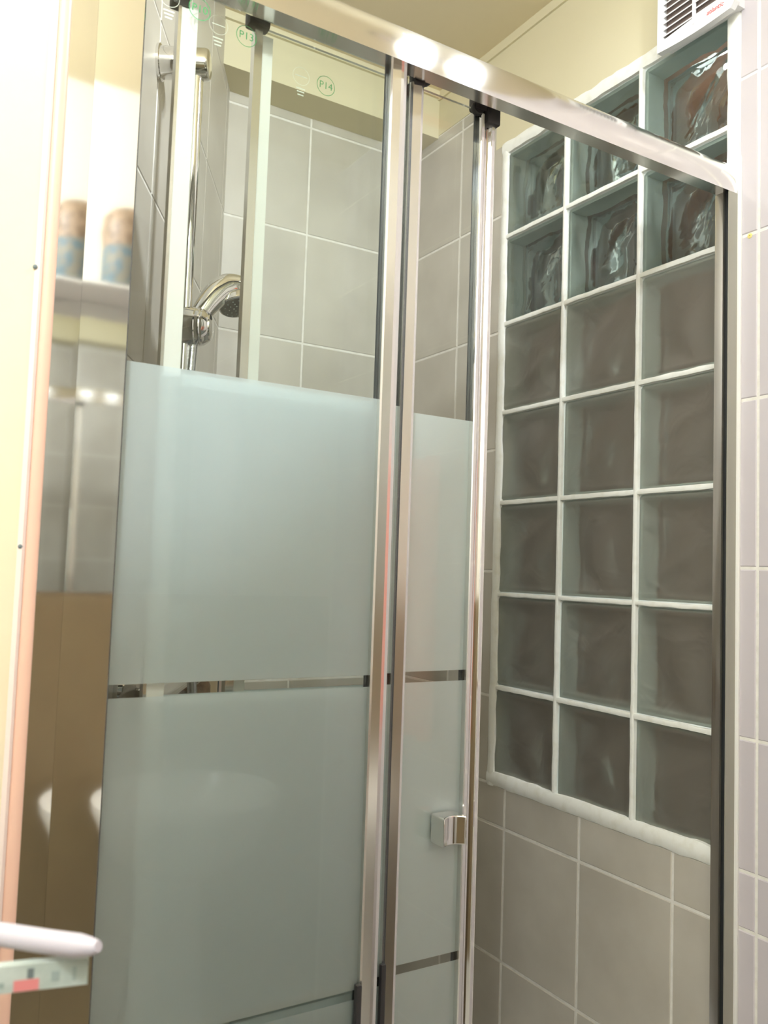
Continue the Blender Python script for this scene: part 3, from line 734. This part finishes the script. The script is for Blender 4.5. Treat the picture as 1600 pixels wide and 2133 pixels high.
MB().lathe(V(-1.46, -0.2225, 1.50), (0, -1, 0), [(0, 0.06), (0.015, 0.06), (0.018, 0.03), (0.05, 0.03)], 28).build('base', 'white_plastic', pl)
MB().lathe(V(-1.46, -0.33, 1.50), (0, 1, 0), [(-0.07, 0.01), (-0.06, 0.04), (-0.03, 0.066), (0.0, 0.072), (0.03, 0.064), (0.055, 0.035)], 28).build('opal_globe', 'lamp_glass', pl)
light('globe_light', 'POINT', W(-1.46, -0.33, 1.50), LAMP_PIER, LAMP_WARM, 0.05, pl)

pf = thing('fill_plafond', W(-1.45, -1.25, CEIL), 'added unseen ceiling fill light between the mirror and the cream wall', 'lamp')  # fill light added so the door is lit from the front
MB().lathe(V(-1.45, -1.25, CEIL), (0, 0, -1), [(0, 0.15), (0.012, 0.15), (0.014, 0.13)], 32).build('rim', 'white_plastic', pf)
MB().lathe(V(-1.45, -1.25, CEIL), (0, 0, -1), [(0.012, 0.135), (0.06, 0.128), (0.11, 0.09), (0.135, 0.01)], 32).build('opal_bowl', 'lamp_glass', pf)
light('fill_plafond_light', 'POINT', W(-1.45, -1.25, CEIL-0.09), FILL_PLAFOND, LAMP_WARM, 0.05, pf)
hl = thing('hall_fill', W(0.30, 0.1, CEIL-0.12), 'added unseen fill light in the brown room beyond the glass blocks', 'lamp')  # light added out of sight to brighten the brown wall behind the blocks
MB().tube([V(0.30, 0.1, CEIL+0.0), V(0.30, 0.1, CEIL-0.06)], 0.004, 8).build('cord', 'black_plastic', hl)
MB().lathe(V(0.30, 0.1, CEIL-0.06), (0, 0, -1), [(0, 0.012), (0.005, 0.022), (0.028, 0.030), (0.045, 0.022), (0.052, 0.006)], 20).build('bulb', 'lamp_glass', hl)
light('hall_fill_light', 'POINT', W(0.30, 0.1, CEIL-0.085), 1.6, LAMP_WARM, 0.02, hl)

# coral cloth added behind the camera for red reflections in the door frame
tw = thing('added_cloth', W(-0.02, -1.0, 0.0), 'unseen coral red cloth added for reflections in the door frame', 'reflection_cloth')
m = MB(); n = 24; k0 = 0
pts = []
for i in range(n+1):
    t = i/n; y = -1.20 + 0.30*t; x = -0.035 - 0.012*sin(t*22) - 0.008*sin(t*9)
    pts.append((x, y))
poly = pts + [(x+0.010, y) for x, y in pts[::-1]]
m.prism(poly, 'z', 0.05, 0.72, True); m.build('cloth', 'reflection_cloth', tw)
MB().tube([V(0.0, -1.05, 0.735), V(-0.05, -1.05, 0.73), V(-0.055, -1.05, 0.75)], 0.006, 10).build('hook', 'chrome', tw)

# ------------------------------------------------------------------ packet and white handle on a small wall shelf beside the door
def ray(u, v, t):
    p = CAM + (F + RT*(u-800)/1787.09 - UP*(v-1066.5)/1787.09)*t
    return Vector((p.x, p.y, p.z - Z0))
ER = ray(182, 2050, 0.50); EL = ray(0, 2064, 0.485)
zb = ER.z
e = Vector((EL.x-ER.x, EL.y-ER.y, 0)).normalized(); q = Vector((-e.y, e.x, 0))
if q.dot(F) < 0: q = -q
pk = thing('printed_packet', Vector((ER.x, ER.y, zb + Z0)) + e*0.08, 'mint green printed packet standing on the wall shelf', 'packet')
def obox(m, o_, l0, l1, d0, d1, z0, z1):
    v = [o_ + e*l + q*d + V(0, 0, z) for l in (l0, l1) for d in (d0, d1) for z in (z0, z1)]
    m.add([(p.x, p.y, p.z) for p in v], [(0, 1, 3, 2), (4, 6, 7, 5), (0, 4, 5, 1), (2, 3, 7, 6), (0, 2, 6, 4), (1, 5, 7, 3)]); return m
base = Vector((ER.x, ER.y, zb))
HP = 0.0148
obox(MB(), base, 0.0, 0.20, 0.0, 0.007, 0.0, HP).build('carton', 'tub_mint', pk)
obox(MB(), base, 0.0265, 0.0400, -0.0003, 0.0002, 0.0004, 0.0065).build('red_print', 'tub_red', pk)
obox(MB(), base, 0.0295, 0.0330, -0.0003, 0.0002, 0.0070, 0.0125).build('dark_print', 'tub_dark', pk)
for l0, l1, z0, z1 in ((0.0065, 0.0085, 0.003, 0.011), (0.0155, 0.0200, 0.004, 0.0095), (0.045, 0.050, 0.003, 0.006)):
    obox(MB(), base, l0, l1, -0.0003, 0.0002, z0, z1).build('grey_print', 'bottle_grey', pk)
hd_ = thing('white_handle', Vector((ER.x, ER.y, zb + Z0)) + e*0.12, 'white rounded brush handle lying across the printed packet', 'brush')
hpts = [ray(u, v, t) for u, v, t in ((205, 1972, 0.492), (190, 1972, 0.494), (150, 1968, 0.496), (90, 1960, 0.500), (0, 1946, 0.505), (-120, 1930, 0.51), (-420, 1900, 0.52))]
m = MB().tube(smooth_path(hpts, 4), [0.0030 + 0.0036*min(1, i/7) for i in range(4*(len(hpts)-1)+1)], 14); m.build('handle', 'tub_white', hd_)
ws = thing('wall_shelf', W(-1.28, -0.2225, zb-0.014), 'small wooden shelf on the cream wall carrying the packet', 'shelf')
xs = -1.138
MB().box(-1.42, xs, -0.70, -0.2225, zb-0.014, zb, 0.002).build('board', 'wood', ws)
for x in (-1.40, -1.16):
    MB().prism([(-0.2225, zb-0.014), (-0.45, zb-0.014), (-0.2225, zb-0.12)], 'x', x-0.008, x+0.008).build('bracket', 'wood', ws)
